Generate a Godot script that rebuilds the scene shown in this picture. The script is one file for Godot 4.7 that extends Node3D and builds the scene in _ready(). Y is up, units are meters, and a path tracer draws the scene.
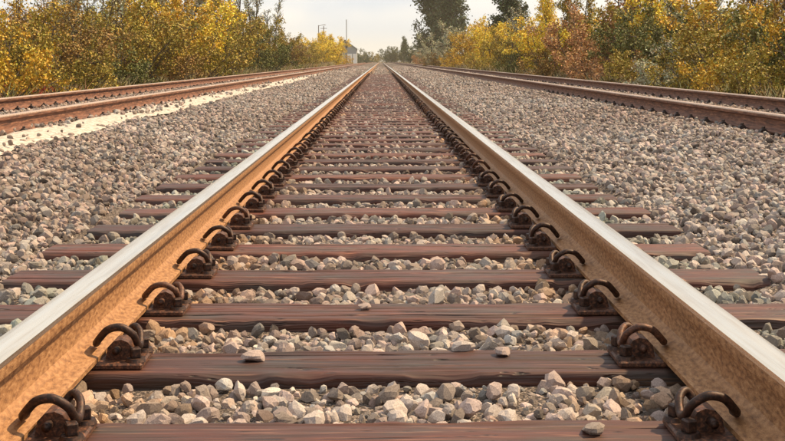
extends Node3D
# A straight railway line seen from low between the rails, with a siding on each side and autumn scrub.
# y is up, metres, the line runs towards -z; y = 0 is the top of the middle track's sleepers.

const RAIL_X := 0.7525          # centre of a rail head from the track's centre line
const PLATE := 0.016            # thickness of a tie plate
const LEFT_C := -4.0
const LEFT_Y := 0.10
const RIGHT_C := 4.15
const RIGHT_Y := 0.11
const SPACING := 0.605
const Z_FAR := -620.0

var rng := RandomNumberGenerator.new()
var lump := FastNoiseLite.new()
var taken := {}
var M := {}

# ---------------------------------------------------------------- helpers
func numbered(called: String) -> String:
	var n: int = taken.get(called, -1) + 1
	taken[called] = n
	return called if n == 0 else "%s_%03d" % [called, n]

func tag(o: Node, label: String, category: String, group := "", kind := "") -> void:
	o.set_meta("label", label)
	o.set_meta("category", category)
	if group != "": o.set_meta("group", group)
	if kind != "": o.set_meta("kind", kind)

func thing(called: String, at: Vector3, turn := 0.0) -> Node3D:
	var o := Node3D.new()
	o.name = numbered(called)
	o.position = at
	o.rotation.y = turn
	add_child(o)
	return o

func part(called: String, mesh: Mesh, mat: Material, parent: Node, at := Vector3.ZERO) -> MeshInstance3D:
	var o := MeshInstance3D.new()
	o.name = numbered(called) if parent == self else called
	o.mesh = mesh
	if mat: o.material_override = mat
	o.position = at
	parent.add_child(o, true)
	return o

# a mesh from flat arrays; colours and uvs may be empty
func to_mesh(v: PackedVector3Array, n: PackedVector3Array, idx: PackedInt32Array, col := PackedColorArray(), uv := PackedVector2Array()) -> ArrayMesh:
	var a := []
	a.resize(Mesh.ARRAY_MAX)
	a[Mesh.ARRAY_VERTEX] = v
	a[Mesh.ARRAY_NORMAL] = n
	if col.size() > 0: a[Mesh.ARRAY_COLOR] = col
	if uv.size() > 0: a[Mesh.ARRAY_TEX_UV] = uv
	a[Mesh.ARRAY_INDEX] = idx
	var m := ArrayMesh.new()
	m.add_surface_from_arrays(Mesh.PRIMITIVE_TRIANGLES, a)
	return m

# a sheet of ni rows of nj points, smooth normals; outside is where (next in row) x (next row) points when flip is false
func grid_mesh(p: PackedVector3Array, ni: int, nj: int, flip := false, uv := PackedVector2Array(), col := PackedColorArray()) -> ArrayMesh:
	var n := PackedVector3Array()
	n.resize(p.size())
	for i in ni:
		for j in nj:
			var a := p[mini(i + 1, ni - 1) * nj + j] - p[maxi(i - 1, 0) * nj + j]
			var b := p[i * nj + mini(j + 1, nj - 1)] - p[i * nj + maxi(j - 1, 0)]
			var c := b.cross(a).normalized()
			n[i * nj + j] = -c if flip else c
	var idx := PackedInt32Array()
	for i in ni - 1:
		for j in nj - 1:
			var q := i * nj + j
			if flip: idx.append_array([q, q + 1, q + nj, q + 1, q + nj + 1, q + nj])
			else: idx.append_array([q, q + nj, q + 1, q + 1, q + nj, q + nj + 1])
	return to_mesh(p, n, idx, col, uv)

# a profile (x, y, anticlockwise seen from +z) swept along z through the given stations
func sweep(profile: PackedVector2Array, zs: PackedFloat32Array, sharp := true) -> ArrayMesh:
	var v := PackedVector3Array()
	var n := PackedVector3Array()
	var idx := PackedInt32Array()
	for k in profile.size() - 1:
		var a := profile[k]
		var b := profile[k + 1]
		var d := (b - a).normalized()
		var nn := Vector3(d.y, -d.x, 0)
		var na := nn
		var nb := nn
		if not sharp:
			if k > 0:
				var d0 := (a - profile[k - 1]).normalized()
				if d0.dot(d) > 0.93: na = (nn + Vector3(d0.y, -d0.x, 0)).normalized()
			if k < profile.size() - 2:
				var d1 := (profile[k + 2] - b).normalized()
				if d1.dot(d) > 0.93: nb = (nn + Vector3(d1.y, -d1.x, 0)).normalized()
		var base := v.size()
		for z in zs:
			v.append(Vector3(a.x, a.y, z)); n.append(na)
			v.append(Vector3(b.x, b.y, z)); n.append(nb)
		for i in zs.size() - 1:
			var q := base + i * 2
			idx.append_array([q, q + 1, q + 2, q + 1, q + 3, q + 2])
	return to_mesh(v, n, idx)

# a bevelled box in the arrays of a SurfaceTool-free mesh
func box_mesh(size: Vector3, bevel := 0.0) -> Mesh:
	if bevel <= 0.0:
		var b := BoxMesh.new()
		b.size = size
		return b
	var h := size / 2
	var v := PackedVector3Array()
	var n := PackedVector3Array()
	var idx := PackedInt32Array()
	var pts := {}
	var quad := func(a: Vector3, b: Vector3, c: Vector3, d: Vector3):
		var nn := (b - a).cross(d - a).normalized()
		var out := (a + b + c + d) / 4
		var q := v.size()
		if nn.dot(out) < 0:
			v.append_array([a, d, c, b]); nn = -nn
		else:
			v.append_array([a, b, c, d])
		n.append_array([nn, nn, nn, nn])
		idx.append_array([q, q + 2, q + 1, q, q + 3, q + 2])
	var tri := func(a: Vector3, b: Vector3, c: Vector3):
		var nn := (b - a).cross(c - a).normalized()
		var q := v.size()
		if nn.dot(a + b + c) < 0:
			v.append_array([a, c, b]); nn = -nn
		else:
			v.append_array([a, b, c])
		n.append_array([nn, nn, nn])
		idx.append_array([q, q + 2, q + 1])
	var w := bevel
	for s in [-1.0, 1.0]:
		quad.call(Vector3(s * h.x, h.y - w, h.z - w), Vector3(s * h.x, -h.y + w, h.z - w), Vector3(s * h.x, -h.y + w, -h.z + w), Vector3(s * h.x, h.y - w, -h.z + w))
		quad.call(Vector3(h.x - w, s * h.y, h.z - w), Vector3(-h.x + w, s * h.y, h.z - w), Vector3(-h.x + w, s * h.y, -h.z + w), Vector3(h.x - w, s * h.y, -h.z + w))
		quad.call(Vector3(h.x - w, h.y - w, s * h.z), Vector3(-h.x + w, h.y - w, s * h.z), Vector3(-h.x + w, -h.y + w, s * h.z), Vector3(h.x - w, -h.y + w, s * h.z))
		for t in [-1.0, 1.0]:
			quad.call(Vector3(s * h.x, t * (h.y - w), h.z - w), Vector3(s * h.x, t * (h.y - w), -h.z + w), Vector3(s * (h.x - w), t * h.y, -h.z + w), Vector3(s * (h.x - w), t * h.y, h.z - w))
			quad.call(Vector3(s * h.x, h.y - w, t * (h.z - w)), Vector3(s * h.x, -h.y + w, t * (h.z - w)), Vector3(s * (h.x - w), -h.y + w, t * h.z), Vector3(s * (h.x - w), h.y - w, t * h.z))
			quad.call(Vector3(h.x - w, s * h.y, t * (h.z - w)), Vector3(-h.x + w, s * h.y, t * (h.z - w)), Vector3(-h.x + w, s * (h.y - w), t * h.z), Vector3(h.x - w, s * (h.y - w), t * h.z))
			for u in [-1.0, 1.0]:
				tri.call(Vector3(s * h.x, t * (h.y - w), u * (h.z - w)), Vector3(s * (h.x - w), t * h.y, u * (h.z - w)), Vector3(s * (h.x - w), t * (h.y - w), u * h.z))
	return to_mesh(v, n, idx)

# a round bar through points, with hemispherical-ish ends
func bar_into(v: PackedVector3Array, n: PackedVector3Array, idx: PackedInt32Array, pts: PackedVector3Array, radii: PackedFloat32Array, sides: int) -> void:
	var up := Vector3(0.31, 0.87, 0.38)
	var base := v.size()
	for i in pts.size():
		var d := (pts[mini(i + 1, pts.size() - 1)] - pts[maxi(i - 1, 0)]).normalized()
		var x := up.cross(d).normalized()
		var y := d.cross(x)
		up = y
		for k in sides:
			var a := TAU * k / sides
			var r := x * cos(a) + y * sin(a)
			v.append(pts[i] + r * radii[i]); n.append(r)
	for i in pts.size() - 1:
		for k in sides:
			var q := base + i * sides + k
			var q1 := base + i * sides + (k + 1) % sides
			idx.append_array([q, q + sides, q1, q1, q + sides, q1 + sides])
	for e in [0, pts.size() - 1]:
		var c := v.size()
		var d: Vector3 = (pts[e] - pts[1 if e == 0 else e - 1]).normalized()
		v.append(pts[e] + d * radii[e] * 0.3); n.append(d)
		for k in sides:
			var q := base + int(e) * sides + k
			var q1 := base + int(e) * sides + (k + 1) % sides
			if e == 0: idx.append_array([c, q, q1])
			else: idx.append_array([c, q1, q])

func bar(pts: PackedVector3Array, r: float, sides := 8) -> ArrayMesh:
	var v := PackedVector3Array()
	var n := PackedVector3Array()
	var idx := PackedInt32Array()
	var radii := PackedFloat32Array()
	for p in pts: radii.append(r)
	bar_into(v, n, idx, pts, radii, sides)
	return to_mesh(v, n, idx)

# ---------------------------------------------------------------- textures and materials
func noise(seed_: int, freq: float, octaves := 4) -> FastNoiseLite:
	var f := FastNoiseLite.new()
	f.noise_type = FastNoiseLite.TYPE_SIMPLEX_SMOOTH
	f.seed = seed_
	f.frequency = freq
	f.fractal_octaves = octaves
	return f

func grey(seed_: int, freq: float, size := 512, octaves := 4) -> Image:
	var im := noise(seed_, freq, octaves).get_seamless_image(size, size)
	im.convert(Image.FORMAT_L8)
	return im

# colours of one grey pattern through a ramp, mottled by a second, finer pattern
func ramp_tex(a: Image, b: Image, mottle: float, ramp: Gradient) -> ImageTexture:
	var da := a.get_data()
	var db := b.get_data()
	var lut := PackedByteArray()
	for i in 256:
		var c := ramp.sample(i / 255.0)
		lut.append_array([int(c.r * 255), int(c.g * 255), int(c.b * 255)])
	var o := PackedByteArray()
	o.resize(da.size() * 3)
	for i in da.size():
		var t := clampi(int(da[i] + (db[i] - 128) * mottle), 0, 255) * 3
		o[i * 3] = lut[t]; o[i * 3 + 1] = lut[t + 1]; o[i * 3 + 2] = lut[t + 2]
	return ImageTexture.create_from_image(Image.create_from_data(a.get_width(), a.get_height(), false, Image.FORMAT_RGB8, o))

func ramp(stops: Array) -> Gradient:
	var g := Gradient.new()
	var off := PackedFloat32Array()
	var col := PackedColorArray()
	for s in stops:
		off.append(s[0]); col.append(s[1])
	g.offsets = off
	g.colors = col
	return g

func normal_tex(im: Image, strength: float) -> ImageTexture:
	var c: Image = im.duplicate()
	c.convert(Image.FORMAT_RGBA8)
	c.bump_map_to_normal_map(strength)
	return ImageTexture.create_from_image(c)

func mat(rough: float, color := Color.WHITE, tex: Texture2D = null, nrm: Texture2D = null, scale := 0.0, metal := 0.0, nstr := 1.0) -> StandardMaterial3D:
	var m := StandardMaterial3D.new()
	m.albedo_color = color
	m.roughness = rough
	m.metallic = metal
	if tex: m.albedo_texture = tex
	if nrm:
		m.normal_enabled = true
		m.normal_texture = nrm
		m.normal_scale = nstr
	if scale > 0.0:
		m.uv1_triplanar = true
		m.uv1_world_triplanar = true
		m.uv1_scale = Vector3.ONE * scale
	return m

func c8(r: int, g: int, b: int) -> Color:
	return Color(r / 255.0, g / 255.0, b / 255.0)

# creosoted timber: long fibres, splits, rubbed pale streaks and rust-brown stains; [colour, normal]
func wood_tex(seed_: int, w := 1024, h := 256) -> Array:
	var fibre := noise(seed_, 0.012, 4)
	var fine := noise(seed_ + 1, 0.05, 3)
	var stain := noise(seed_ + 2, 0.006, 3)
	var split := noise(seed_ + 3, 0.004, 2)
	var o := PackedByteArray()
	o.resize(w * h * 3)
	var hm := PackedByteArray()
	hm.resize(w * h)
	for y in h:
		for x in w:
			var f := fibre.get_noise_2d(x * 0.16, y * 9.0)
			var g := fine.get_noise_2d(x * 0.22, y * 7.0)
			var s := stain.get_noise_2d(x * 1.2, y * 3.0)
			var sp := absf(split.get_noise_2d(x * 0.45, y * 11.0))
			var crack := clampf(1.0 - sp / 0.022, 0.0, 1.0) * clampf(0.5 + stain.get_noise_2d(x * 2.0 + 900.0, y * 1.5) * 2.5, 0.0, 1.0)
			var t := 0.5 + 0.34 * f + 0.26 * g
			var r := lerpf(0.22, 0.50, t)
			var gg := lerpf(0.142, 0.335, t)
			var b := lerpf(0.122, 0.285, t)
			var st := clampf(s * 2.0, 0.0, 1.0)
			r = lerpf(r, r * 1.10, st); gg = lerpf(gg, gg * 0.93, st); b = lerpf(b, b * 0.80, st)
			var gy := clampf(-s * 2.2 - 0.2, 0.0, 1.0)
			var l := (r + gg + b) / 3.0 * 1.08
			r = lerpf(r, l * 1.04, gy * 0.7); gg = lerpf(gg, l, gy * 0.7); b = lerpf(b, l * 0.98, gy * 0.7)
			var rub := clampf((g + f - 0.52) * 3.0, 0.0, 1.0)
			r = lerpf(r, 0.70, rub * 0.7); gg = lerpf(gg, 0.58, rub * 0.7); b = lerpf(b, 0.50, rub * 0.7)
			var k := 1.0 - 0.75 * crack
			var i := (y * w + x)
			o[i * 3] = clampi(int(r * k * 255), 0, 255)
			o[i * 3 + 1] = clampi(int(gg * k * 255), 0, 255)
			o[i * 3 + 2] = clampi(int(b * k * 255), 0, 255)
			hm[i] = clampi(int((t * 0.6 + 0.4 - crack * 0.6) * 200), 0, 255)
	var him := Image.create_from_data(w, h, false, Image.FORMAT_L8, hm)
	return [ImageTexture.create_from_image(Image.create_from_data(w, h, false, Image.FORMAT_RGB8, o)), normal_tex(him, 5.0)]

func make_materials() -> void:
	var n1 := grey(11, 0.010)
	var n2 := grey(12, 0.06)
	var n3 := grey(13, 0.025, 512, 5)
	# rusted steel of the rails
	var rust := ramp([[0.0, c8(84, 54, 36)], [0.25, c8(132, 92, 58)], [0.5, c8(156, 114, 74)], [0.75, c8(170, 128, 88)], [1.0, c8(192, 154, 114)]])
	M.rust = mat(0.66, Color.WHITE, ramp_tex(n3, grey(14, 0.2, 512, 3), 0.8, rust), normal_tex(grey(14, 0.16, 512, 3), 3.0), 3.0, 0.3, 0.45)
	M.rust.uv1_scale = Vector3(6.0, 6.0, 2.2)
	var old := ramp([[0.0, c8(58, 36, 28)], [0.4, c8(98, 62, 46)], [0.65, c8(126, 84, 62)], [1.0, c8(158, 116, 88)]])
	M.old_rust = mat(0.75, Color.WHITE, ramp_tex(n3, n2, 0.6, old), normal_tex(n2, 2.0), 2.2, 0.08, 0.5)
	M.old_rust.uv1_scale = Vector3(2.0, 2.6, 0.25)
	# running surfaces
	var bright := ramp([[0.0, c8(228, 206, 178)], [0.5, c8(248, 232, 208)], [1.0, c8(253, 243, 226)]])
	M.polished = mat(0.22, Color.WHITE, ramp_tex(n3, n2, 0.4, bright), null, 1.0, 1.0)
	var dull := ramp([[0.0, c8(140, 108, 86)], [0.5, c8(186, 158, 136)], [1.0, c8(212, 192, 172)]])
	M.polished.uv1_scale = Vector3(2.5, 1.0, 0.12)
	M.dull_top = mat(0.42, Color.WHITE, ramp_tex(n3, n2, 0.5, dull), null, 2.0, 0.55)
	# plates, clips, screws
	var iron := ramp([[0.0, c8(38, 26, 21)], [0.4, c8(70, 45, 34)], [0.7, c8(106, 68, 48)], [1.0, c8(146, 100, 70)]])
	M.plate = mat(0.6, Color.WHITE, ramp_tex(n3, n2, 0.7, iron), normal_tex(n2, 2.0), 5.0, 0.25, 0.5)
	var dark := ramp([[0.0, c8(26, 19, 17)], [0.45, c8(50, 34, 28)], [0.75, c8(82, 54, 41)], [1.0, c8(124, 84, 62)]])
	M.clip = mat(0.55, Color.WHITE, ramp_tex(n3, n2, 0.6, dark), normal_tex(n2, 1.5), 6.0, 0.45, 0.3)
	M.old_clip = mat(0.6, c8(52, 38, 34), null, null, 0.0, 0.2)
	# timber
	M.wood = []
	for k in 3:
		var t := wood_tex(100 + k * 10)
		for tint in [c8(202, 184, 176), c8(232, 212, 200), c8(178, 164, 160)]:
			M.wood.append(mat(0.6, tint, t[0], t[1], 0.0, 0.0, 0.9))
			M.wood[-1].vertex_color_use_as_albedo = true
	# crushed stone
	var speck := ramp([[0.0, c8(150, 144, 140)], [0.35, c8(206, 202, 198)], [0.7, c8(240, 238, 235)], [1.0, c8(255, 255, 255)]])
	var sp_tex := ramp_tex(grey(21, 0.05, 512, 4), grey(22, 0.18, 512, 2), 0.9, speck)
	var sp_nrm := normal_tex(grey(22, 0.12, 512, 3), 3.0)
	M.stone = mat(0.93, Color.WHITE, sp_tex, sp_nrm, 9.0, 0.0, 0.6)
	M.stone.vertex_color_use_as_albedo = true
	M.stone_tints = []
	for k in 24:
		var c := stone_color(0.3 * (k % 3), 0.0)
		var m := mat(0.93, c.linear_to_srgb(), sp_tex, sp_nrm, 9.0, 0.0, 0.6)
		M.stone_tints.append(m)
	# the fines under and between the stones, and the bed where single stones are too far to see
	var bed := ramp([[0.0, c8(30, 24, 21)], [0.35, c8(58, 49, 43)], [0.55, c8(88, 76, 68)], [0.8, c8(136, 121, 110)], [1.0, c8(176, 160, 148)]])
	M.bed = mat(0.96, Color.WHITE, ramp_tex(grey(31, 0.09, 1024, 3), grey(32, 0.2, 1024, 2), 0.8, bed), normal_tex(grey(31, 0.09, 1024, 3), 6.0), 0.7, 0.0, 1.0)
	var pale := ramp([[0.0, c8(112, 100, 88)], [0.35, c8(166, 154, 141)], [0.6, c8(192, 182, 170)], [1.0, c8(216, 208, 198)]])
	M.path = mat(0.9, Color.WHITE, ramp_tex(grey(33, 0.02), grey(34, 0.2), 0.8, pale), normal_tex(grey(34, 0.2), 3.0), 1.4, 0.0, 0.5)
	var earth := ramp([[0.0, c8(66, 52, 34)], [0.4, c8(104, 84, 52)], [0.6, c8(112, 102, 60)], [0.8, c8(138, 116, 78)], [1.0, c8(160, 136, 98)]])
	M.earth = mat(0.97, Color.WHITE, ramp_tex(grey(35, 0.012, 512, 5), grey(36, 0.12), 0.8, earth), normal_tex(grey(36, 0.12), 4.0), 0.25)
	# bark
	var bark := ramp([[0.0, c8(52, 44, 38)], [0.5, c8(92, 80, 70)], [1.0, c8(134, 122, 110)]])
	M.bark = mat(0.95, Color.WHITE, ramp_tex(n3, n2, 0.8, bark), null, 3.0)
	M.grey_bark = mat(0.95, c8(196, 186, 178), ramp_tex(n3, n2, 0.8, bark), null, 3.0)

# linear colours of a crushed stone: mostly grey granite, some pinkish, some stained by rust near a rail
func stone_color(rust: float, green: float) -> Color:
	var v := rng.randf_range(0.20, 0.58)
	var t := rng.randf()
	var c: Color
	if t < 0.34: c = Color(v * 1.08, v * 0.95, v * 0.88)
	elif t < 0.62: c = Color(v * 1.15, v * 0.92, v * 0.85)
	elif t < 0.74: c = Color(v * 0.97, v * 0.95, v * 0.93)
	elif t < 0.93: c = Color(v * 0.60, v * 0.50, v * 0.44)
	else: c = Color(v * 1.3, v * 1.2, v * 1.08)
	if rust > 0.0:
		var k := rust * rng.randf_range(0.4, 1.0)
		c = c.lerp(Color(v * 1.05, v * 0.66, v * 0.36), k)
	if green > 0.0:
		c = c.lerp(Color(v * 0.80, v * 0.98, v * 0.88), green * rng.randf_range(0.3, 1.0))
	return c

# ---------------------------------------------------------------- the ground under everything
func top_of(x: float) -> float:                      # level of the sleepers' tops, between tracks in line
	if x < 0.0: return lerpf(0.0, LEFT_Y, clampf((-x - 1.35) / 1.2, 0.0, 1.0))
	return lerpf(0.0, RIGHT_Y, clampf((x - 1.35) / 1.4, 0.0, 1.0))

func bed_height(x: float, z: float) -> float:
	var h := top_of(x) - 0.036
	var out := maxf(x - (RIGHT_C + 1.5), (LEFT_C - 1.5) - x)
	if out > 0.0: h -= minf(out * 0.42, 0.30)
	for c in [0.0, LEFT_C, RIGHT_C]:
		if absf(x - c) < 1.32: return h + (0.034 if c != 0.0 else 0.0) + lump.get_noise_2d(x * 1.0, z * 1.0) * 0.012
	return h + 0.022 + lump.get_noise_2d(x * 0.6, z * 0.6) * 0.03

func ground_height(x: float, z: float) -> float:
	var r := maxf(x - 9.0, -9.0 - x)
	return -0.34 + lump.get_noise_2d(x * 0.08, z * 0.08) * 0.10 + clampf(r * 0.02, 0.0, 0.6)

func bed_sheet() -> ArrayMesh:
	var xs := PackedFloat32Array()
	var x := -7.0
	while x <= 7.21:
		xs.append(x); x += 0.07
	var zs := PackedFloat32Array()
	var z := 2.0
	while z > Z_FAR:
		zs.append(z)
		z -= maxf(0.08, -z * 0.012)
	zs.append(Z_FAR)
	var p := PackedVector3Array()
	for zz in zs:
		for xx in xs: p.append(Vector3(xx, bed_height(xx, zz), zz))
	return grid_mesh(p, zs.size(), xs.size())

# an angular stone of about 1 m: a ball cut flat by random planes
func stone_mesh(seed_: int) -> ArrayMesh:
	var r := RandomNumberGenerator.new()
	r.seed = seed_
	var s := SphereMesh.new()
	s.radial_segments = 9
	s.rings = 5
	s.radius = 0.5
	s.height = 1.0
	var a := s.get_mesh_arrays()
	var vs: PackedVector3Array = a[Mesh.ARRAY_VERTEX]
	var ix: PackedInt32Array = a[Mesh.ARRAY_INDEX]
	var planes := []
	for k in 11:
		var d := Vector3(r.randfn(), r.randfn(), r.randfn()).normalized()
		planes.append([d, r.randf_range(0.27, 0.43)])
	for i in vs.size():
		var q := vs[i].normalized() * 0.56
		for pl in planes:
			var e: float = q.dot(pl[0])
			if e > pl[1]: q -= pl[0] * (e - pl[1])
		vs[i] = q * Vector3(1.0, 0.78, 0.9)
	var v := PackedVector3Array()
	var n := PackedVector3Array()
	var idx := PackedInt32Array()
	for t in range(0, ix.size(), 3):
		var p0 := vs[ix[t]]
		var p1 := vs[ix[t + 1]]
		var p2 := vs[ix[t + 2]]
		var nn := (p2 - p0).cross(p1 - p0)
		if nn.length() < 1e-6: continue
		nn = nn.normalized()
		if nn.dot(p0 + p1 + p2) < 0: nn = -nn
		var q := v.size()
		v.append_array([p0, p1, p2]); n.append_array([nn, nn, nn]); idx.append_array([q, q + 1, q + 2])
	return to_mesh(v, n, idx)

# is a stone at x, z on top of a sleeper?  (phase of the sleeper grid of the track it lies in)
func on_sleeper(x: float, z: float, grow: float) -> bool:
	for t in [[0.0, 2.29], [LEFT_C, 2.11], [RIGHT_C, 2.43]]:
		if absf(x - t[0]) > 1.30 + grow: continue
		var k := fposmod(-z - t[1] + SPACING * 0.5, SPACING) - SPACING * 0.5
		if absf(k) < 0.12 + grow: return t[0] == 0.0 or absf(absf(x - t[0]) - RAIL_X) < 0.2 or lump.get_noise_2d(x * 3.0, z * 3.0) > 0.16
	return false

func make_ballast() -> void:
	var root := thing("ballast_bed", Vector3.ZERO)
	tag(root, "grey crushed stone ballast filling the spaces between and beside all three tracks", "ballast", "", "structure")
	part("stone_fines", bed_sheet(), M.bed, root).set_meta("kind", "stuff")
	var shapes := []
	for k in 5: shapes.append(stone_mesh(700 + k))
	var buf := []
	for k in 5: buf.append(PackedFloat32Array())
	var near := []                                  # the stones that show largest become objects of their own
	# [from, to, cell, smallest, largest, lowered]
	for band in [[1.5, 4.2, 0.020, 0.010, 0.020, -0.010], [1.2, 8.0, 0.034, 0.022, 0.060, -0.018], [1.2, 6.0, 0.031, 0.022, 0.064, 0.0], [6.0, 13.0, 0.036, 0.024, 0.066, 0.0], [13.0, 30.0, 0.048, 0.036, 0.07, 0.0], [30.0, 70.0, 0.075, 0.05, 0.09, -0.012], [70.0, 150.0, 0.13, 0.10, 0.15, -0.045]]:
		var cell: float = band[2]
		var d: float = band[0]
		while d < band[1]:
			var half := minf(d * 0.34 + 2.0, 7.1)
			var x := -half
			while x < half:
				var px := x + rng.randf_range(-0.5, 0.5) * cell
				var pz := -d + rng.randf_range(-0.5, 0.5) * cell
				x += cell
				var size := lerpf(band[3], band[4], pow(rng.randf(), 2.0))
				if on_sleeper(px, pz - 0.008, size * 0.30 + 0.008): continue
				var h := bed_height(px, pz) + float(band[5]) + rng.randf_range(-0.25, 0.42) * size
				if px > -3.16 and px < -2.64 and rng.randf() < 0.02 + 0.2 * clampf(lump.get_noise_2d(px * 0.7 + 31.0, pz * 0.45) * 2.0 - 0.1, 0.0, 1.0): h = top_of(px) + 0.048 + size * 0.2
				var rail := minf(absf(absf(px) - RAIL_X), minf(absf(absf(px - LEFT_C) - RAIL_X), absf(absf(px - RIGHT_C) - RAIL_X)))
				if rail < 0.085: h = minf(h, top_of(px) - size * 0.5)
				var inner := absf(absf(px) - 0.60)
				var rusty := clampf(1.0 - inner / 0.26, 0.0, 1.0) * 0.95
				if absf(px) > 2.6: rusty = maxf(rusty, clampf(1.0 - minf(absf(px - LEFT_C), absf(px - RIGHT_C)) / 1.5, 0.0, 1.0) * 0.5)
				var green := clampf(1.0 - absf(absf(px) - 0.98) / 0.32, 0.0, 1.0)
				if rng.randf() > 0.75: rusty = 0.0
				var b := Basis.from_euler(Vector3(rng.randf() * TAU, rng.randf() * TAU, rng.randf() * TAU)).scaled_local(Vector3(size * rng.randf_range(0.85, 1.25), size * rng.randf_range(0.75, 1.05), size * rng.randf_range(0.8, 1.15)))
				var k := rng.randi() % 5
				if band[5] == 0.0 and d < 3.3 and d > 2.05 and absf(px + d * 0.009) < d * 0.335:
					var shown := -d + size * 12.0
					near.append([shown, k, Transform3D(b, Vector3(px, h, pz)), rusty])
					continue
				var c := stone_color(rusty, green)
				var dirt := clampf(0.5 + lump.get_noise_2d(px * 0.35 + 70.0, pz * 0.22) * 1.6, 0.0, 1.0)
				c = c.lerp(Color(c.r * 0.74, c.g * 0.62, c.b * 0.54), dirt * 0.6 * rng.randf_range(0.5, 1.0))
				buf[k].append_array([b.x.x, b.y.x, b.z.x, px, b.x.y, b.y.y, b.z.y, h, b.x.z, b.y.z, b.z.z, pz, c.r, c.g, c.b, 1.0])
			d += cell
	near.sort_custom(func(p, q): return p[0] > q[0])
	for i in near.size():
		var s: Array = near[i]
		var t: Transform3D = s[2]
		if i < 300:
			var m := (rng.randi() % 8) * 3 + clampi(int(s[3] * 3.4), 0, 2)
			var o := part("stone", shapes[s[1]], M.stone_tints[m], root)
			o.transform = t
		else:
			var c := stone_color(s[3], 0.0)
			buf[s[1]].append_array([t.basis.x.x, t.basis.y.x, t.basis.z.x, t.origin.x, t.basis.x.y, t.basis.y.y, t.basis.z.y, t.origin.y, t.basis.x.z, t.basis.y.z, t.basis.z.z, t.origin.z, c.r, c.g, c.b, 1.0])
	for k in 5:
		var mm := MultiMesh.new()
		mm.transform_format = MultiMesh.TRANSFORM_3D
		mm.use_colors = true
		mm.mesh = shapes[k]
		mm.instance_count = buf[k].size() / 16
		mm.buffer = buf[k]
		var o := MultiMeshInstance3D.new()
		o.name = "crushed_stone"
		o.multimesh = mm
		o.material_override = M.stone
		o.set_meta("kind", "stuff")
		root.add_child(o, true)
	M.shapes = shapes

# ---------------------------------------------------------------- tracks
func rail_profile() -> PackedVector2Array:
	var half := [[0.070, 0.0], [0.070, 0.011], [0.066, 0.0135], [0.050, 0.0165], [0.024, 0.027], [0.0125, 0.040], [0.0085, 0.058], [0.0085, 0.090], [0.0125, 0.106], [0.020, 0.113], [0.034, 0.119], [0.0352, 0.122], [0.0355, 0.146], [0.0335, 0.1525], [0.029, 0.1565]]
	var p := PackedVector2Array()
	for q in half: p.append(Vector2(q[0], q[1]))
	for i in range(half.size() - 1, -1, -1): p.append(Vector2(-half[i][0], half[i][1]))
	return p

func track_stations() -> PackedFloat32Array:
	var zs := PackedFloat32Array()
	var z := 2.0
	while z > Z_FAR:
		zs.append(z)
		z -= maxf(0.5, -z * 0.05)
	zs.append(Z_FAR)
	return zs

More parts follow.
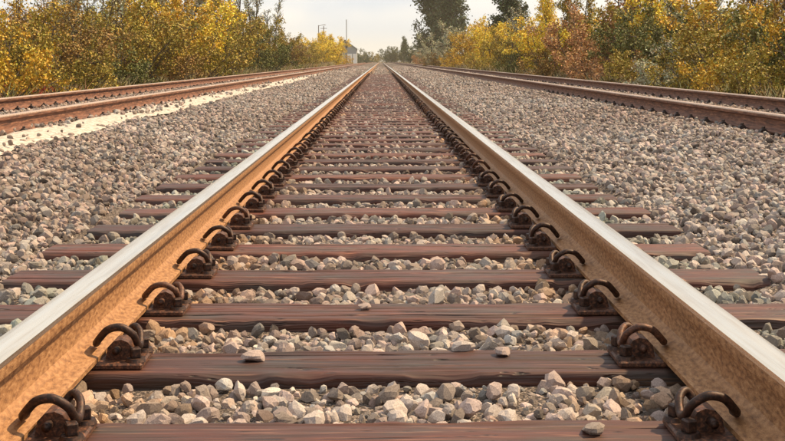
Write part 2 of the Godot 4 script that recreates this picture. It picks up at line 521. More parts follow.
func sleeper_mesh(seed_: int) -> ArrayMesh:
	var nx := 130
	var f := noise(seed_, 1.0, 3)
	var L := 2.6
	var W := 0.24
	var H := 0.15
	var cracks := []
	var r := RandomNumberGenerator.new()
	r.seed = seed_
	for k in 10:
		var c := r.randf_range(-1.3, 0.9)
		cracks.append([r.randf_range(-0.10, 0.10), c, c + r.randf_range(0.35, 1.5), r.randf_range(0.004, 0.014), r.randf() * 50.0])
	var prof := []
	prof.append(Vector2(W / 2, -H)); prof.append(Vector2(W / 2, -0.10)); prof.append(Vector2(W / 2, -0.06)); prof.append(Vector2(W / 2, -0.03)); prof.append(Vector2(W / 2, -0.014))
	prof.append(Vector2(W / 2 - 0.003, -0.005)); prof.append(Vector2(W / 2 - 0.010, -0.001))
	var nt := 56
	for k in range(1, nt): prof.append(Vector2(lerpf(W / 2 - 0.010, -W / 2 + 0.010, float(k) / nt), 0.0))
	for k in range(6, -1, -1): prof.append(Vector2(-prof[k].x, prof[k].y))
	var p := PackedVector3Array()
	var uv := PackedVector2Array()
	var cols := PackedColorArray()
	var s0 := 0.0
	var along := PackedFloat32Array()
	for k in prof.size():
		if k > 0: s0 += (prof[k] as Vector2).distance_to(prof[k - 1])
		along.append(s0)
	for i in nx:
		var x := lerpf(-L / 2, L / 2, float(i) / (nx - 1))
		var wide := 1.0 + f.get_noise_2d(x * 0.9, 40.0) * 0.03
		for k in prof.size():
			var q: Vector2 = prof[k]
			var y := q.y
			var zz := q.x * wide
			if y > -0.02:
				var worn := clampf((absf(q.x) - 0.095) / 0.025, 0.0, 1.0)
				y += f.get_noise_2d(x * 1.2, q.x * 9.0) * 0.003 - worn * clampf(f.get_noise_2d(x * 4.0, signf(q.x) * 20.0) * 0.028, 0.0, 0.012)
				y -= absf(f.get_noise_2d(x * 2.0 + 30.0, q.x * 60.0)) * 0.0022
				for c in cracks:
					if x < c[1] or x > c[2]: continue
					var m := sin(PI * (x - c[1]) / (c[2] - c[1]))
					var cz: float = c[0] + f.get_noise_2d(x * 0.8 + c[4], 7.0) * 0.02
					y -= c[3] * m * exp(-pow((q.x - cz) / 0.0042, 2.0))
				y = minf(y, 0.0)
			else:
				zz += f.get_noise_2d(x * 2.0, y * 12.0 + signf(q.x) * 9.0) * 0.005
			p.append(Vector3(x, y, -zz))
			var near_plate := clampf(1.0 - absf(absf(x) - 0.66) / 0.36 + f.get_noise_2d(x * 3.0, q.x * 16.0) * 0.55, 0.0, 1.0)
			cols.append(Color(1, 1, 1).lerp(Color(1.22, 0.86, 0.52), near_plate * 0.7))
			uv.append(Vector2((x + 1.3) / 2.62, along[k] / 0.58 + seed_ * 0.61))
	var m := grid_mesh(p, nx, prof.size(), false, uv, cols)
	# the sawn ends
	for e in [0, nx - 1]:
		var v := PackedVector3Array()
		var n := PackedVector3Array()
		var u := PackedVector2Array()
		var uc := PackedColorArray()
		var idx := PackedInt32Array()
		var nn := Vector3(-1 if e == 0 else 1, 0, 0)
		v.append(Vector3(p[e * prof.size()].x, -H / 2, 0)); n.append(nn); u.append(Vector2(0.5, 0.5)); uc.append(Color.WHITE)
		for k in prof.size():
			v.append(p[e * prof.size() + k]); n.append(nn); u.append(Vector2(0.5 + prof[k].x * 0.4, prof[k].y)); uc.append(Color.WHITE)
		for k in prof.size():
			var k1 := 1 + (k + 1) % prof.size()
			if e == 0: idx.append_array([0, k + 1, k1])
			else: idx.append_array([0, k1, k + 1])
		var a := []
		a.resize(Mesh.ARRAY_MAX)
		a[Mesh.ARRAY_VERTEX] = v; a[Mesh.ARRAY_NORMAL] = n; a[Mesh.ARRAY_TEX_UV] = u; a[Mesh.ARRAY_COLOR] = uc; a[Mesh.ARRAY_INDEX] = idx
		m.add_surface_from_arrays(Mesh.PRIMITIVE_TRIANGLES, a)
	return m

# an e-shaped spring clip: +x points away from the rail, z along it, y = 0 on the plate
func clip_mesh() -> ArrayMesh:
	var small := 0.9
	var c := Curve3D.new()
	c.bake_interval = 0.006
	var pts := [[0.047, 0.024, -0.062], [0.047, 0.024, 0.0], [0.047, 0.024, 0.048], [0.052, 0.038, 0.074], [0.072, 0.058, 0.078], [0.092, 0.048, 0.056], [0.098, 0.024, 0.020], [0.098, 0.034, -0.018], [0.091, 0.061, -0.042], [0.062, 0.081, -0.052], [0.026, 0.075, -0.048], [0.001, 0.053, -0.038], [-0.014, 0.036, -0.018], [-0.018, 0.031, 0.018]]
	for i in pts.size():
		var p := Vector3(pts[i][0], pts[i][1], pts[i][2]) * small
		var a: Array = pts[maxi(i - 1, 0)]
		var b: Array = pts[mini(i + 1, pts.size() - 1)]
		var t := (Vector3(b[0], b[1], b[2]) - Vector3(a[0], a[1], a[2])) * small / 6.0
		c.add_point(p, -t, t)
	return bar(c.get_baked_points(), 0.0088, 9)

func shoulder_mesh() -> ArrayMesh:                   # the cast eye on the plate that holds the clip's straight leg
	var pts := PackedVector2Array()
	for q in [[0.012, 0.0], [0.078, 0.0], [0.076, 0.022], [0.068, 0.040], [0.052, 0.047], [0.032, 0.043], [0.018, 0.028], [0.012, 0.0]]: pts.append(Vector2(q[0], q[1]))
	var m := sweep(pts, PackedFloat32Array([0.028, -0.028]), false)
	for e in [0.028, -0.028]:
		var v := PackedVector3Array()
		var n := PackedVector3Array()
		var idx := PackedInt32Array()
		v.append(Vector3(0.046, 0.018, e)); n.append(Vector3(0, 0, signf(e)))
		for q in pts: v.append(Vector3(q.x, q.y, e)); n.append(Vector3(0, 0, signf(e)))
		for k in range(1, pts.size()):
			if e > 0: idx.append_array([0, k + 1, k])
			else: idx.append_array([0, k, k + 1])
		var a := []
		a.resize(Mesh.ARRAY_MAX)
		a[Mesh.ARRAY_VERTEX] = v; a[Mesh.ARRAY_NORMAL] = n; a[Mesh.ARRAY_INDEX] = idx
		m.add_surface_from_arrays(Mesh.PRIMITIVE_TRIANGLES, a)
	return m

func screw_mesh() -> ArrayMesh:                      # washer and square-headed coach screw
	var st := SurfaceTool.new()
	var w := CylinderMesh.new()
	w.top_radius = 0.021; w.bottom_radius = 0.025; w.height = 0.009; w.radial_segments = 14; w.rings = 1
	st.append_from(w, 0, Transform3D(Basis(), Vector3(0, 0.0045, 0)))
	st.append_from(box_mesh(Vector3(0.024, 0.026, 0.024), 0.003), 0, Transform3D(Basis(Vector3.UP, 0.4), Vector3(0, 0.021, 0)))
	return st.commit()

func make_track(called: String, cx: float, y: float, phase: float, count: int, body: Material, top: Material, clip: Material, with_screws: int, with_clips: int, label: String, shapes: Dictionary) -> Node3D:
	var root := thing(called, Vector3(cx, y, 0))
	tag(root, label, "railway track")
	for s in [-1.0, 1.0]:
		var r := part("rail", shapes.rail, body, root, Vector3(s * RAIL_X, PLATE, 0))
		part("running_surface", shapes.top, top, r, Vector3.ZERO)
	for i in count:
		var o := part("sleeper", shapes.sleepers[rng.randi() % shapes.sleepers.size()], M.wood[rng.randi() % M.wood.size()], root, Vector3(rng.randf_range(-0.025, 0.025), 0.0, -(phase + i * SPACING)))
		o.rotation.y = rng.randf_range(-0.008, 0.008) + (PI if rng.randf() < 0.5 else 0.0)
		var flip := 1.0 if absf(o.rotation.y) < 1.0 else -1.0
		if i > with_clips + 12 or i > 140: continue
		for s in [-1.0, 1.0]:
			var pp := Vector3(flip * (s * RAIL_X - o.position.x), PLATE * 0.5 - 0.0005, 0)
			part("tie_plate", shapes.plate, M.plate, o, pp)
			if i > with_clips: continue
			for e in ([-1.0, 1.0] if i < 36 else [-s]):
				# e is the side of the rail; the foot's edge is 70 mm from its centre
				var b := Basis() if e * flip > 0.0 else Basis(Vector3.UP, PI)
				var at := Vector3(pp.x + flip * e * 0.068, PLATE - 0.0005, 0)
				if with_screws == 0:
					var rc := part("rail_clamp", shapes.shoulder, clip, o, at)
					rc.basis = b.scaled_local(Vector3(1.0, 0.7, 1.25))
					if i < 36: part("clamp_bolt", shapes.screw, clip, rc, Vector3(0.045, 0.04, 0))
					continue
				var cl := part("spring_clip", shapes.clip, clip, o, at)
				# the hoop of every clip faces back down the line, as in the photograph
				cl.basis = Basis(Vector3.UP, rng.randf_range(-0.10, 0.10)) * Basis.from_scale(Vector3(e * flip, rng.randf_range(0.92, 1.12), -flip))
				if rng.randf() < 0.25: cl.material_override = M.plate
				if i < with_screws or i < 36:
					var sh := part("clip_shoulder", shapes.shoulder, M.plate, o, at)
					sh.basis = b
				if i < with_screws:
					for zz in [-0.052, 0.052]:
						part("screw_spike", shapes.screw, clip, o, Vector3(pp.x + flip * e * 0.158, PLATE - 0.0005, zz))
	return root

# ---------------------------------------------------------------- plants
class Plant:
	var bv := PackedVector3Array()
	var bn := PackedVector3Array()
	var bi := PackedInt32Array()
	var lv := PackedVector3Array()
	var ln := PackedVector3Array()
	var li := PackedInt32Array()
	var lc := PackedColorArray()

func leaf(b: Plant, at: Vector3, dir: Vector3, size: float, r: RandomNumberGenerator, shade: float) -> void:
	var side := dir.cross(Vector3(r.randfn(), r.randfn(), r.randfn())).normalized()
	var nn := side.cross(dir).normalized()
	var w := size * r.randf_range(0.30, 0.46)
	var q := b.lv.size()
	b.lv.append(at); b.lv.append(at + dir * size * 0.45 + side * w + nn * size * 0.12)
	b.lv.append(at + dir * size); b.lv.append(at + dir * size * 0.45 - side * w + nn * size * 0.12)
	for k in 4: b.ln.append(nn)
	var t := r.randf()
	var c := Color(shade * lerpf(0.72, 1.12, t), shade * lerpf(0.80, 1.04, r.randf()), shade * lerpf(0.6, 1.1, r.randf()))
	for k in 4: b.lc.append(c)
	b.li.append_array([q, q + 2, q + 1, q, q + 3, q + 2])

func grow(b: Plant, from: Vector3, dir: Vector3, length: float, radius: float, level: int, P: Dictionary, r: RandomNumberGenerator) -> void:
	var n := 5 if level == 0 else (4 if level == 1 else 3)
	var pts := PackedVector3Array([from])
	var radii := PackedFloat32Array([radius])
	var d := dir.normalized()
	for k in n:
		d = (d + Vector3(r.randfn(), r.randfn(), r.randfn()) * P.bend + Vector3.UP * (P.up if level < 2 else P.tip)).normalized()
		pts.append(pts[k] + d * length / n)
		radii.append(lerpf(radius, radius * 0.25, float(k + 1) / n))
	bar_into(b.bv, b.bn, b.bi, pts, radii, [6, 4, 3][mini(level, 2)])
	if level < 2:
		var kids: int = P.branches if level == 0 else P.twigs
		for k in kids:
			var t := lerpf(P.start if level == 0 else 0.2, 1.0, (k + r.randf()) / kids)
			var f := t * n
			var i := mini(int(f), n - 1)
			var at := pts[i].lerp(pts[i + 1], f - i)
			var axis := (pts[i + 1] - pts[i]).normalized()
			var away := axis.cross(Vector3(r.randfn(), r.randfn(), r.randfn())).normalized()
			var cd: Vector3 = (axis * P.ahead + away).normalized()
			var taper: float = lerpf(1.0, P.taper, t) if level == 0 else lerpf(1.0, 0.6, t)
			grow(b, at, cd, (P.bl if level == 0 else P.tl) * taper * r.randf_range(0.7, 1.25), radius * (0.42 if level == 0 else 0.4), level + 1, P, r)
	else:
		var shade := r.randf_range(0.7, 1.15)
		for k in P.leaves:
			var t: float = (k + r.randf()) / P.leaves * n
			var i := mini(int(t), n - 1)
			var at: Vector3 = pts[i].lerp(pts[i + 1], t - i) + Vector3(r.randfn(), r.randfn(), r.randfn()) * P.loose
			var ld := Vector3(r.randfn(), r.randfn() - 0.25, r.randfn()).normalized()
			leaf(b, at, ld, P.leaf * r.randf_range(0.65, 1.3), r, shade)

func make_plant(seed_: int, P: Dictionary) -> Array:
	var r := RandomNumberGenerator.new()
	r.seed = seed_
	var b := Plant.new()
	for k in P.stems:
		var a: float = TAU * (k + r.randf() * 0.7) / P.stems
		var lean: float = P.lean * r.randf_range(0.4, 1.2)
		var d := Vector3(cos(a) * lean, 1.0, sin(a) * lean)
		var off: Vector3 = Vector3(cos(a), 0, sin(a)) * P.foot * r.randf()
		grow(b, off + Vector3(0, -0.06, 0), d, P.h * r.randf_range(0.75, 1.08), P.r, 0, P, r)
	return [to_mesh(b.bv, b.bn, b.bi), to_mesh(b.lv, b.ln, b.li, b.lc)]

func leaf_mat(c: Color) -> StandardMaterial3D:
	var m := mat(0.7, c)
	m.vertex_color_use_as_albedo = true
	m.backlight_enabled = true
	m.backlight = c * 0.35
	return m

func put_plant(called: String, kind: Array, bark: Material, leaves: Material, at: Vector3, turn: float, scale: Vector3, label: String, category: String, group: String) -> void:
	var o := thing(called, Vector3(at.x, ground_height(at.x, at.z), at.z), turn)
	tag(o, label, category, group)
	var tree := category == "tree"
	part("trunk" if tree else "stem", kind[0], bark, o).scale = scale
	part("crown" if tree else "foliage", kind[1], leaves, o).scale = scale

func verge_grass(side: float, label: String) -> void:
	var r := RandomNumberGenerator.new()
	r.seed = 77 + int(side)
	var v := PackedVector3Array()
	var n := PackedVector3Array()
	var idx := PackedInt32Array()
	for k in 22:
		var a := r.randf() * TAU
		var at := Vector3(r.randfn() * 0.09, -0.02, r.randfn() * 0.09)
		var hgt := r.randf_range(0.25, 1.0)
		var out := Vector3(cos(a), 0, sin(a))
		var s := out.cross(Vector3.UP) * 0.012
		var q := v.size()
		var mid := at + out * hgt * 0.12 + Vector3(0, hgt * 0.6, 0)
		var tip := at + out * hgt * 0.42 + Vector3(0, hgt * 0.95, 0)
		v.append_array([at - s, at + s, mid - s * 0.8, mid + s * 0.8, tip])
		for j in 5: n.append((out + Vector3.UP * 0.4).normalized())
		idx.append_array([q, q + 2, q + 1, q + 1, q + 2, q + 3, q + 2, q + 4, q + 3])
	var buf := PackedFloat32Array()
	for k in 5200:
		var d := 9.0 + pow(r.randf(), 1.8) * 150.0
		var x := side * (6.15 + absf(r.randfn()) * 1.5)
		var s := r.randf_range(0.18, 0.62) * (1.0 + d * 0.006)
		var b := Basis(Vector3.UP, r.randf() * TAU).scaled_local(Vector3(s * 1.3, s, s * 1.3))
		var y := maxf(ground_height(x, -d), bed_height(clampf(x, -7.0, 7.2), -d) if absf(x) < 7.0 else -9.0)
		var t := r.randf()
		var c := Color(0.22, 0.165, 0.07) if t < 0.4 else (Color(0.13, 0.14, 0.045) if t < 0.7 else (Color(0.24, 0.12, 0.06) if t < 0.88 else Color(0.33, 0.28, 0.16)))
		c = c * r.randf_range(0.7, 1.2)
		buf.append_array([b.x.x, b.y.x, b.z.x, x, b.x.y, b.y.y, b.z.y, y, b.x.z, b.y.z, b.z.z, -d, c.r, c.g, c.b, 1.0])
	var mm := MultiMesh.new()
	mm.transform_format = MultiMesh.TRANSFORM_3D
	mm.use_colors = true
	mm.mesh = to_mesh(v, n, idx)
	mm.instance_count = buf.size() / 16
	mm.buffer = buf
	var o := MultiMeshInstance3D.new()
	o.name = numbered("verge_grass")
	o.multimesh = mm
	var gm := mat(0.85)
	gm.vertex_color_use_as_albedo = true
	o.material_override = gm
	tag(o, label, "grass", "", "stuff")
	add_child(o)

# ---------------------------------------------------------------- far buildings and masts
func wall_box(called: String, size: Vector3, at: Vector3, m: Material, parent: Node) -> MeshInstance3D:
	return part(called, box_mesh(size), m, parent, at)

func gable(w: float, rise: float, depth: float, over: float) -> ArrayMesh:
	var t := 0.18
	var hw := w / 2 + over
	var drop := rise * over / (w / 2)
	var p := PackedVector2Array([Vector2(hw, -drop), Vector2(hw, -drop + t), Vector2(0, rise + t), Vector2(-hw, -drop + t), Vector2(-hw, -drop), Vector2(0, rise), Vector2(hw, -drop)])
	return sweep(p, PackedFloat32Array([depth / 2 + over, -depth / 2 - over]))

func make_far_things() -> void:
	var wall := mat(0.9, c8(196, 186, 172))
	var grey_wall := mat(0.9, c8(150, 152, 152))
	var roof := mat(0.7, c8(92, 104, 118))
	var flat := mat(0.8, c8(120, 112, 104))
	var white := mat(0.7, c8(232, 228, 220))
	var dark := mat(0.3, c8(38, 42, 48))
	# grey gabled shed at the end of the straight
	var s := thing("gabled_shed", Vector3(-9.6, ground_height(-9.6, -330), -330))
	tag(s, "small grey shed with blue-grey gabled roof and white doors beyond the yellow tree", "shed")
	wall_box("wall", Vector3(6.2, 4.4, 9.0), Vector3(0, 2.2, 0), grey_wall, s)
	var gp := PackedVector2Array([Vector2(3.1, 0), Vector2(0, 2.2), Vector2(-3.1, 0), Vector2(3.1, 0)])
	var g := part("gable", sweep(gp, PackedFloat32Array([4.49, -4.49])), grey_wall, s, Vector3(0, 4.4, 0))
	var gv := PackedVector3Array([Vector3(3.1, 0, 4.49), Vector3(0, 2.2, 4.49), Vector3(-3.1, 0, 4.49)])
	part("gable_face", to_mesh(gv, PackedVector3Array([Vector3(0, 0, 1), Vector3(0, 0, 1), Vector3(0, 0, 1)]), PackedInt32Array([0, 2, 1])), grey_wall, g)
	part("roof", gable(6.2, 2.2, 9.0, 0.35), roof, s, Vector3(0, 4.42, 0))
	wall_box("door", Vector3(1.5, 3.0, 0.08), Vector3(1.15, 1.5, 4.55), white, s)
	wall_box("door", Vector3(1.0, 3.0, 0.08), Vector3(2.55, 1.5, 4.55), white, s)
	wall_box("doorway", Vector3(0.5, 3.0, 0.06), Vector3(2.0, 1.5, 4.52), dark, s)
	wall_box("window", Vector3(1.2, 1.0, 0.06), Vector3(-1.4, 2.6, 4.53), dark, s)
	# pale flat-roofed building
	var b := thing("flat_roofed_building", Vector3(-17.6, ground_height(-17.6, -275), -275))
	tag(b, "long pale flat-roofed building behind the scrub with a small chimney", "building")
	wall_box("wall", Vector3(11.0, 4.6, 8.0), Vector3(0, 2.3, 0), wall, b)
	var rf := wall_box("roof", Vector3(11.6, 0.35, 8.6), Vector3(0, 4.78, 0), flat, b)
	wall_box("chimney", Vector3(0.7, 1.3, 0.7), Vector3(-1.2, 0.8, 0), dark, rf)
	for k in 5:
		var w := wall_box("window", Vector3(1.3, 1.4, 0.06), Vector3(-4.2 + k * 2.1, 3.0, 4.03), dark, b)
		wall_box("window_frame", Vector3(0.08, 1.4, 0.06), Vector3(0, 0, 0.04), white, w)
	# masts
	var steel := mat(0.6, c8(118, 112, 106))
	for q in [[-14.6, -285.0, 9.2, "slim steel lamp mast standing behind the flat-roofed building", 1], [-13.4, -285.0, 9.0, "plain wooden telegraph pole beside the slim lamp mast", 0], [-9.0, -318.0, 11.8, "tall signal mast rising behind the gabled shed roof", 2]]:
		var m := thing("mast", Vector3(q[0], ground_height(q[0], q[1]), q[1]))
		tag(m, q[3], "mast")
		part("pole", bar(PackedVector3Array([Vector3(0, -0.2, 0), Vector3(0, q[2], 0)]), 0.10, 8), steel, m)
		if q[4] == 1:
			part("lamp_arm", bar(PackedVector3Array([Vector3(0, q[2] - 0.1, 0), Vector3(1.1, q[2] + 0.1, 0)]), 0.05, 6), steel, m)
			part("lamp_head", box_mesh(Vector3(0.7, 0.14, 0.25), 0.03), steel, m, Vector3(1.3, q[2] + 0.1, 0))
		elif q[4] == 0:
			part("crossarm", box_mesh(Vector3(1.5, 0.12, 0.12), 0.02), steel, m, Vector3(0, q[2] - 0.5, 0.12))
		else:
			part("signal_head", box_mesh(Vector3(0.55, 1.4, 0.35), 0.05), dark, m, Vector3(0, 5.2, 0.24))
			part("ladder", box_mesh(Vector3(0.3, 4.6, 0.05), 0.01), steel, m, Vector3(0, 2.4, -0.13))

# ---------------------------------------------------------------- scene
func sky_image() -> Image:
	var w := 1024
	var h := 512
	var im := Image.create(w, h, false, Image.FORMAT_RGBF)
	var f := noise(5, 1.0, 5)
	for y in h:
		var el := (0.5 - (y + 0.5) / h) * PI
		for x in w:
			var a := TAU * x / w
			var c: Color
			if el < 0.0:
				c = Color(0.30, 0.27, 0.23)
			else:
				var t := 1.0 - exp(-el * 24.0)
				var dir := Vector3(cos(a) * cos(el), sin(el) * 7.0, sin(a) * cos(el))
				var n := f.get_noise_3dv(dir * 2.6) * 0.9 + f.get_noise_3dv(dir * 9.0) * 0.3
				c = Color(0.64, 0.73, 0.84).lerp(Color(0.99, 0.96, 0.91), clampf(0.5 + n * 2.4, 0.0, 1.0))
				c = Color(1.0, 0.93, 0.79).lerp(c, t)
			im.set_pixel(x, y, c)
	return im

func _ready() -> void:
	rng.seed = 20
	lump.seed = 3
	lump.frequency = 0.9
	lump.fractal_octaves = 3
	# camera
	var cam := Camera3D.new()
	cam.position = Vector3(0.0, 0.735, 0.0)
	cam.rotation_degrees = Vector3(-7.572, -0.55, 0.0)
	cam.fov = 20.82
	cam.near = 0.05
	cam.far = 3000.0
	add_child(cam)
	cam.current = true
	# sky and air
	var we := WorldEnvironment.new()
	var env := Environment.new()
	var sky := Sky.new()
	var pano := PanoramaSkyMaterial.new()
	pano.panorama = ImageTexture.create_from_image(sky_image())
	sky.sky_material = pano
	env.background_mode = Environment.BG_SKY
	env.sky = sky
	env.background_energy_multiplier = 0.72
	env.tonemap_mode = Environment.TONE_MAPPER_LINEAR
	env.tonemap_exposure = 1.5
	env.sdfgi_enabled = true
	env.ssao_enabled = true
	env.ssil_enabled = true
	env.fog_enabled = true
	env.fog_density = 0.0003
	env.fog_light_color = Color(1.0, 0.95, 0.86)
	we.environment = env
	add_child(we)
	# a lightly veiled sun on the right, square to the line
	var sun := DirectionalLight3D.new()
	sun.rotation_degrees = Vector3(-50.0, 112.0, 0.0)
	sun.light_color = Color(1.0, 0.88, 0.70)
	sun.light_energy = 1.6
	sun.light_angular_distance = 2.0
	sun.shadow_enabled = true
	add_child(sun)

	make_materials()
	# ---- the setting
	var zs := PackedFloat32Array()
	var z := 4.0
	while z > -1200.0:
		zs.append(z); z -= maxf(1.0, -z * 0.04)
	var xs := PackedFloat32Array()
	for k in range(-40, 41): xs.append(signf(k) * pow(absf(k) / 40.0, 2.2) * 700.0)
	var p := PackedVector3Array()
	for zz in zs:
		for xx in xs: p.append(Vector3(xx, ground_height(xx, zz), zz))
	var gr := part("ground", grid_mesh(p, zs.size(), xs.size()), M.earth, self)
	tag(gr, "brown earth and dry grass ground either side of the railway", "ground", "", "structure")
	make_ballast()
	# the pale strip of fine gravel along one siding
	var pp := PackedVector3Array()
	var pz := track_stations()
	var pzs := PackedFloat32Array()
	for k in pz.size() - 1:
		if pz[k] > -75.0:
			for j in 4: pzs.append(lerpf(pz[k], pz[k + 1], j / 4.0))
	var nn := noise(91, 0.7, 3)
	for zz in pzs:
		for j in 7:
			var e := -2.90 + 0.60 * (j / 6.0 - 0.5) * clampf((zz + 80.0) / 45.0, 0.1, 1.0) + nn.get_noise_2d(zz * 0.8, j * 0.3) * 0.10
			pp.append(Vector3(e, top_of(e) + 0.052 - pow(absf(j - 3) / 3.0, 2.0) * 0.040 + nn.get_noise_2d(zz * 2.0, j) * 0.012, zz))
	var path := part("gravel_path", grid_mesh(pp, pzs.size(), 7), M.path, self)
	tag(path, "pale strip of fine gravel beside the rust-brown siding rail", "path", "", "structure")

	# ---- tracks
	var prof := rail_profile()
	var tops := PackedVector2Array()
	for q in [[0.0362, 0.1440], [0.0356, 0.1490], [0.0342, 0.1532], [0.0300, 0.1572], [0.020, 0.1592], [0.008, 0.1602], [-0.008, 0.1602], [-0.020, 0.1592], [-0.0300, 0.1572], [-0.0342, 0.1532], [-0.0356, 0.1490], [-0.0362, 0.1440]]: tops.append(Vector2(q[0], q[1]))
	var sl := []
	for k in 5: sl.append(sleeper_mesh(40 + k))
	var shapes := {"rail": sweep(prof, track_stations(), false), "top": sweep(tops, track_stations(), false), "sleepers": sl, "plate": box_mesh(Vector3(0.355, PLATE, 0.16), 0.004), "clip": clip_mesh(), "shoulder": shoulder_mesh(), "screw": screw_mesh()}
	make_track("railway_track", 0.0, 0.0, 2.29 - 2 * SPACING, 112, M.rust, M.polished, M.clip, 18, 108, "railway track with bright polished rails on reddish-brown sleepers with sprung clips", shapes)
	make_track("railway_track", LEFT_C, LEFT_Y, 2.11 + SPACING, 108, M.old_rust, M.dull_top, M.old_clip, 0, 60, "rust-brown siding track beside the pale gravel strip", shapes)
	make_track("railway_track", RIGHT_C, RIGHT_Y, 2.43 + SPACING, 108, M.old_rust, M.dull_top, M.old_clip, 0, 60, "rust-brown siding track with no gravel strip, below the mixed autumn thicket", shapes)
	# loose stones lying on the sleepers
	var k := 0
	for q in [[0.205, -3.01, 0.060, "flat tan stone lying on a sleeper near its middle"], [0.31, -2.955, 0.052, "small pale stone next to the flat tan stone on a sleeper"], [-0.31, -2.90, 0.058, "tan stone lying on a sleeper beside the spring clips"], [0.42, -2.31, 0.055, "whitish stone lying on the sleeper with a rubbed top"], [-0.05, -3.52, 0.045, "grey stone lying alone on a sleeper"]]:
		var o := part("loose_stone", M.shapes[k], M.stone_tints[k * 3], self, Vector3(q[0], q[2] * 0.16, q[1]))
		o.basis = Basis(Vector3.UP, k * 1.7).scaled_local(Vector3(q[2] * 1.2, q[2] * 0.7, q[2]))
		tag(o, q[3], "stone", "stones on the sleepers")
		k += 1

	make_far_things()
	make_vegetation()

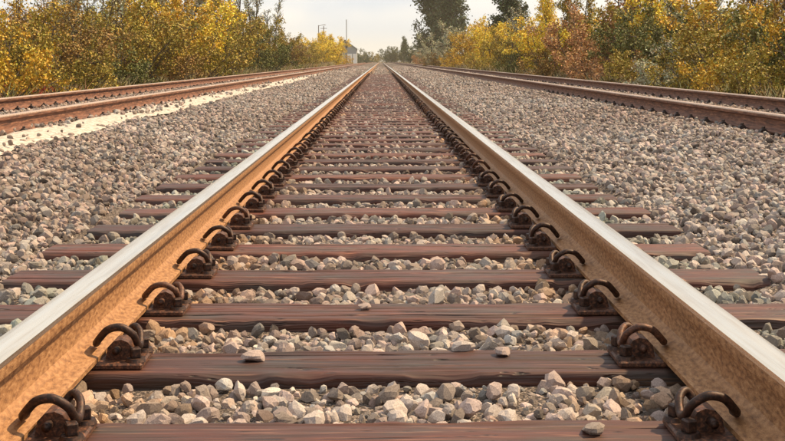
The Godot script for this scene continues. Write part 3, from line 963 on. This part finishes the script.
func make_vegetation() -> void:
	var kinds := {
		"bush": make_plant(1, {"stems": 9, "h": 2.3, "lean": 0.55, "foot": 0.3, "r": 0.026, "bend": 0.12, "up": 0.05, "tip": 0.0, "branches": 9, "start": 0.15, "bl": 0.75, "taper": 0.6, "twigs": 7, "tl": 0.32, "ahead": 0.8, "leaves": 19, "leaf": 0.062, "loose": 0.04}),
		"thicket": make_plant(2, {"stems": 12, "h": 1.7, "lean": 0.9, "foot": 0.6, "r": 0.02, "bend": 0.16, "up": 0.03, "tip": -0.05, "branches": 8, "start": 0.1, "bl": 0.6, "taper": 0.7, "twigs": 6, "tl": 0.30, "ahead": 0.7, "leaves": 19, "leaf": 0.058, "loose": 0.04}),
		"sparse": make_plant(3, {"stems": 7, "h": 3.3, "lean": 0.35, "foot": 0.35, "r": 0.03, "bend": 0.10, "up": 0.10, "tip": 0.1, "branches": 11, "start": 0.2, "bl": 0.85, "taper": 0.45, "twigs": 8, "tl": 0.36, "ahead": 1.1, "leaves": 6, "leaf": 0.06, "loose": 0.02}),
		"sapling": make_plant(4, {"stems": 3, "h": 4.6, "lean": 0.22, "foot": 0.3, "r": 0.05, "bend": 0.08, "up": 0.12, "tip": 0.05, "branches": 20, "start": 0.12, "bl": 1.0, "taper": 0.35, "twigs": 9, "tl": 0.42, "ahead": 0.9, "leaves": 14, "leaf": 0.078, "loose": 0.05}),
		"tree": make_plant(5, {"stems": 1, "h": 9.0, "lean": 0.05, "foot": 0.0, "r": 0.24, "bend": 0.05, "up": 0.15, "tip": 0.0, "branches": 46, "start": 0.12, "bl": 4.0, "taper": 0.35, "twigs": 14, "tl": 1.2, "ahead": 0.6, "leaves": 13, "leaf": 0.27, "loose": 0.2}),
		"slender": make_plant(6, {"stems": 2, "h": 6.5, "lean": 0.10, "foot": 0.2, "r": 0.07, "bend": 0.05, "up": 0.15, "tip": 0.1, "branches": 22, "start": 0.2, "bl": 1.05, "taper": 0.4, "twigs": 8, "tl": 0.5, "ahead": 1.3, "leaves": 5, "leaf": 0.10, "loose": 0.03}),
	}
	var leaves := {
		"gold": leaf_mat(c8(204, 166, 48)), "yellow": leaf_mat(c8(240, 210, 66)), "olive": leaf_mat(c8(164, 142, 50)), "green": leaf_mat(c8(108, 108, 46)),
		"dark": leaf_mat(c8(74, 86, 50)), "russet": leaf_mat(c8(190, 144, 98)), "brown": leaf_mat(c8(156, 122, 58)), "silver": leaf_mat(c8(176, 172, 146)), "red": leaf_mat(c8(190, 48, 34)),
	}
	var words := {"gold": "golden", "yellow": "bright yellow", "olive": "olive green", "green": "green", "dark": "dark green", "russet": "russet pink", "brown": "brown", "silver": "silvery grey", "red": "red"}
	var shape_words := {"bush": "rounded leafy bush", "thicket": "low spreading bush", "sparse": "thin twiggy shrub", "sapling": "upright bushy sapling", "slender": "slender thin-crowned tree", "tree": "broad spreading tree"}
	var short_words := {"bush": "bush", "thicket": "low bush", "sparse": "shrub", "sapling": "sapling", "slender": "slender tree", "tree": "broad tree"}
	# [shape, leaves, pixel column in the photograph, lateral metres, scale]; distance follows from the two
	var left := [
		["sparse", "olive", -60, -8.2, 0.9], ["thicket", "gold", -20, -7.4, 1.0], ["bush", "olive", 12, -8.0, 0.95], ["thicket", "red", 30, -7.15, 0.36], ["sparse", "gold", 34, -9.0, 0.95], ["bush", "brown", 52, -8.0, 0.95],
		["thicket", "olive", 62, -7.4, 0.9], ["sparse", "silver", 78, -8.6, 1.05], ["bush", "olive", 88, -8.3, 1.05], ["thicket", "green", 100, -7.3, 0.85], ["sparse", "olive", 112, -8.8, 1.2], ["bush", "olive", 124, -8.0, 1.2],
		["sapling", "yellow", 140, -9.4, 0.85], ["thicket", "brown", 146, -7.4, 1.0], ["bush", "gold", 160, -8.2, 1.45], ["sparse", "silver", 168, -8.4, 1.4], ["sapling", "gold", 182, -9.0, 1.0], ["bush", "yellow", 196, -8.6, 1.7], ["thicket", "olive", 186, -7.4, 1.4],
		["sapling", "gold", 208, -9.2, 1.15], ["slender", "silver", 238, -8.8, 0.95], ["bush", "olive", 222, -8.2, 1.6], ["slender", "silver", 252, -9.2, 1.05], ["bush", "olive", 243, -8.4, 1.7], ["sapling", "olive", 262, -9.4, 0.9], ["slender", "silver", 272, -9.6, 0.95],
		["bush", "olive", 276, -8.4, 1.5], ["thicket", "green", 256, -7.4, 1.6], ["bush", "brown", 287, -8.6, 1.35], ["thicket", "olive", 296, -8.2, 1.6], ["bush", "olive", 305, -9.4, 1.3], ["sapling", "yellow", 326, -9.6, 1.3], ["bush", "yellow", 320, -8.8, 2.0], ["bush", "yellow", 333, -8.4, 2.2], ["thicket", "gold", 341, -7.4, 1.4], ["thicket", "dark", 362, -5.9, 2.0],
	]
	var right := [
		["bush", "dark", 386, 2.6, 2.4], ["bush", "green", 398, 6.2, 2.6], ["sapling", "dark", 404, 7.0, 1.8], ["tree", "dark", 430, 9.5, 1.55], ["bush", "dark", 414, 7.4, 2.2], ["tree", "dark", 448, 12.5, 1.35], ["bush", "silver", 432, 7.2, 1.4], ["thicket", "russet", 424, 6.9, 1.4],
		["bush", "silver", 462, 8.8, 2.1], ["thicket", "brown", 446, 7.0, 1.3], ["bush", "gold", 478, 8.6, 1.8], ["bush", "yellow", 492, 9.0, 1.8], ["thicket", "gold", 466, 7.2, 1.2], ["tree", "dark", 508, 12.5, 0.8], ["sparse", "silver", 520, 8.4, 1.25], ["thicket", "olive", 496, 7.3, 1.1], ["bush", "olive", 512, 7.9, 1.2],
		["sapling", "yellow", 545, 9.0, 1.1], ["bush", "yellow", 552, 8.2, 1.35], ["thicket", "green", 532, 7.2, 1.0], ["sapling", "olive", 578, 9.4, 1.0], ["bush", "russet", 596, 8.2, 1.3], ["thicket", "brown", 570, 7.3, 1.0], ["sapling", "russet", 622, 8.6, 1.1],
		["bush", "green", 640, 8.3, 1.15], ["thicket", "russet", 612, 7.3, 0.95], ["bush", "olive", 650, 9.4, 1.4], ["thicket", "olive", 646, 7.4, 0.9], ["bush", "yellow", 674, 9.8, 1.4], ["sparse", "silver", 692, 8.1, 0.9], ["bush", "green", 704, 8.4, 1.0], ["thicket", "silver", 690, 7.3, 0.85],
		["bush", "gold", 734, 8.8, 1.15], ["thicket", "olive", 722, 7.4, 0.9], ["bush", "olive", 756, 8.1, 0.95], ["thicket", "gold", 748, 7.3, 0.75], ["sparse", "brown", 772, 9.4, 1.0], ["bush", "green", 790, 8.3, 0.95], ["thicket", "olive", 782, 7.3, 0.8], ["bush", "gold", 830, 8.4, 1.0], ["sparse", "olive", 870, 8.6, 1.0],
	]
	var fronts := []
	# which stand next to each other, so that each label can name its neighbour
	for sd in [[left, "gravel-strip side"], [right, "thicket side"]]:
		var spots := []
		for e in sd[0]: spots.append(Vector2(e[3], clampf(-float(e[3]) * 1200.0 / (float(e[2]) - 381.0), -420.0, -10.0)))
		for j in spots.size():
			var e: Array = sd[0][j]
			var own: String = words[e[1]] + " " + shape_words[e[0]]
			var best := -1
			var second := -1
			for i in spots.size():
				if words[sd[0][i][1]] + " " + shape_words[sd[0][i][0]] == own: continue
				var far: float = spots[i].distance_to(spots[j])
				if best < 0 or far < spots[best].distance_to(spots[j]):
					second = best
					best = i
				elif second < 0 or far < spots[second].distance_to(spots[j]): second = i
			var n1: String = words[sd[0][best][1]] + " " + short_words[sd[0][best][0]]
			var n2: String = words[sd[0][second][1]] + " " + short_words[sd[0][second][0]]
			var name: String = {"bush": "bush", "thicket": "low_bush", "sparse": "shrub", "sapling": "sapling", "slender": "slender_tree", "tree": "broadleaf_tree"}[e[0]]
			var cat: String = "tree" if e[0] in ["sapling", "slender", "tree"] else "shrub"
			var s: float = e[4]
			fronts.append([spots[j], words[e[1]] + " " + short_words[e[0]]])
			put_plant(name, kinds[e[0]], M.grey_bark if e[1] == "silver" else M.bark, leaves[e[1]], Vector3(spots[j].x, 0, spots[j].y), rng.randf() * TAU, Vector3(s * rng.randf_range(0.95, 1.15), s, s * rng.randf_range(0.95, 1.15)), "%s by %s and %s, %s" % [own.replace("rounded leafy ", "round "), n1, n2, sd[1]], cat, "%s plants, %s" % [own, sd[1]])
	# the wood that closes the view far down the line
	for i in 16:
		var x := -60.0 + i * 8.0 + rng.randf_range(-2.0, 2.0)
		put_plant("low_bush", kinds["thicket"], M.bark, leaves[["dark", "olive", "green"][i % 3]], Vector3(x, 0, -520.0 - rng.randf() * 40.0), rng.randf() * TAU, Vector3.ONE * rng.randf_range(2.6, 4.0), "%s bush in the row closing the far end of the line" % words[["dark", "olive", "green"][i % 3]], "shrub", "bushes closing the far end of the line")
	# a second, deeper row of scrub fills the gaps between the named plants
	for sd in [-1.0, 1.0]:
		for i in (15 if sd < 0 else 18):
			var d := 16.0 * pow(1.125, i)
			var x: float = sd * (11.0 + rng.randf() * 2.5)
			var c: String = ["gold", "olive", "gold", "brown", "yellow"][rng.randi() % 5]
			var near: Array = fronts[0]
			for f in fronts:
				if f[0].distance_to(Vector2(x, -d)) < near[0].distance_to(Vector2(x, -d)): near = f
			put_plant("bush", kinds["bush"], M.bark, leaves[c], Vector3(x, 0, -d), rng.randf() * TAU, Vector3.ONE * (0.85 + d * 0.008), "%s rear-row bush behind the %s, %s" % [words[c], near[1], "gravel-strip side" if sd < 0 else "thicket side"], "shrub", "%s bushes in the rear row, %s" % [words[c], "gravel-strip side" if sd < 0 else "thicket side"])
	verge_grass(-1.0, "dry tan grass and weeds at the foot of the scrub by the gravel-strip siding")
	verge_grass(1.0, "dry reddish grass and weeds at the foot of the thicket by the other siding")
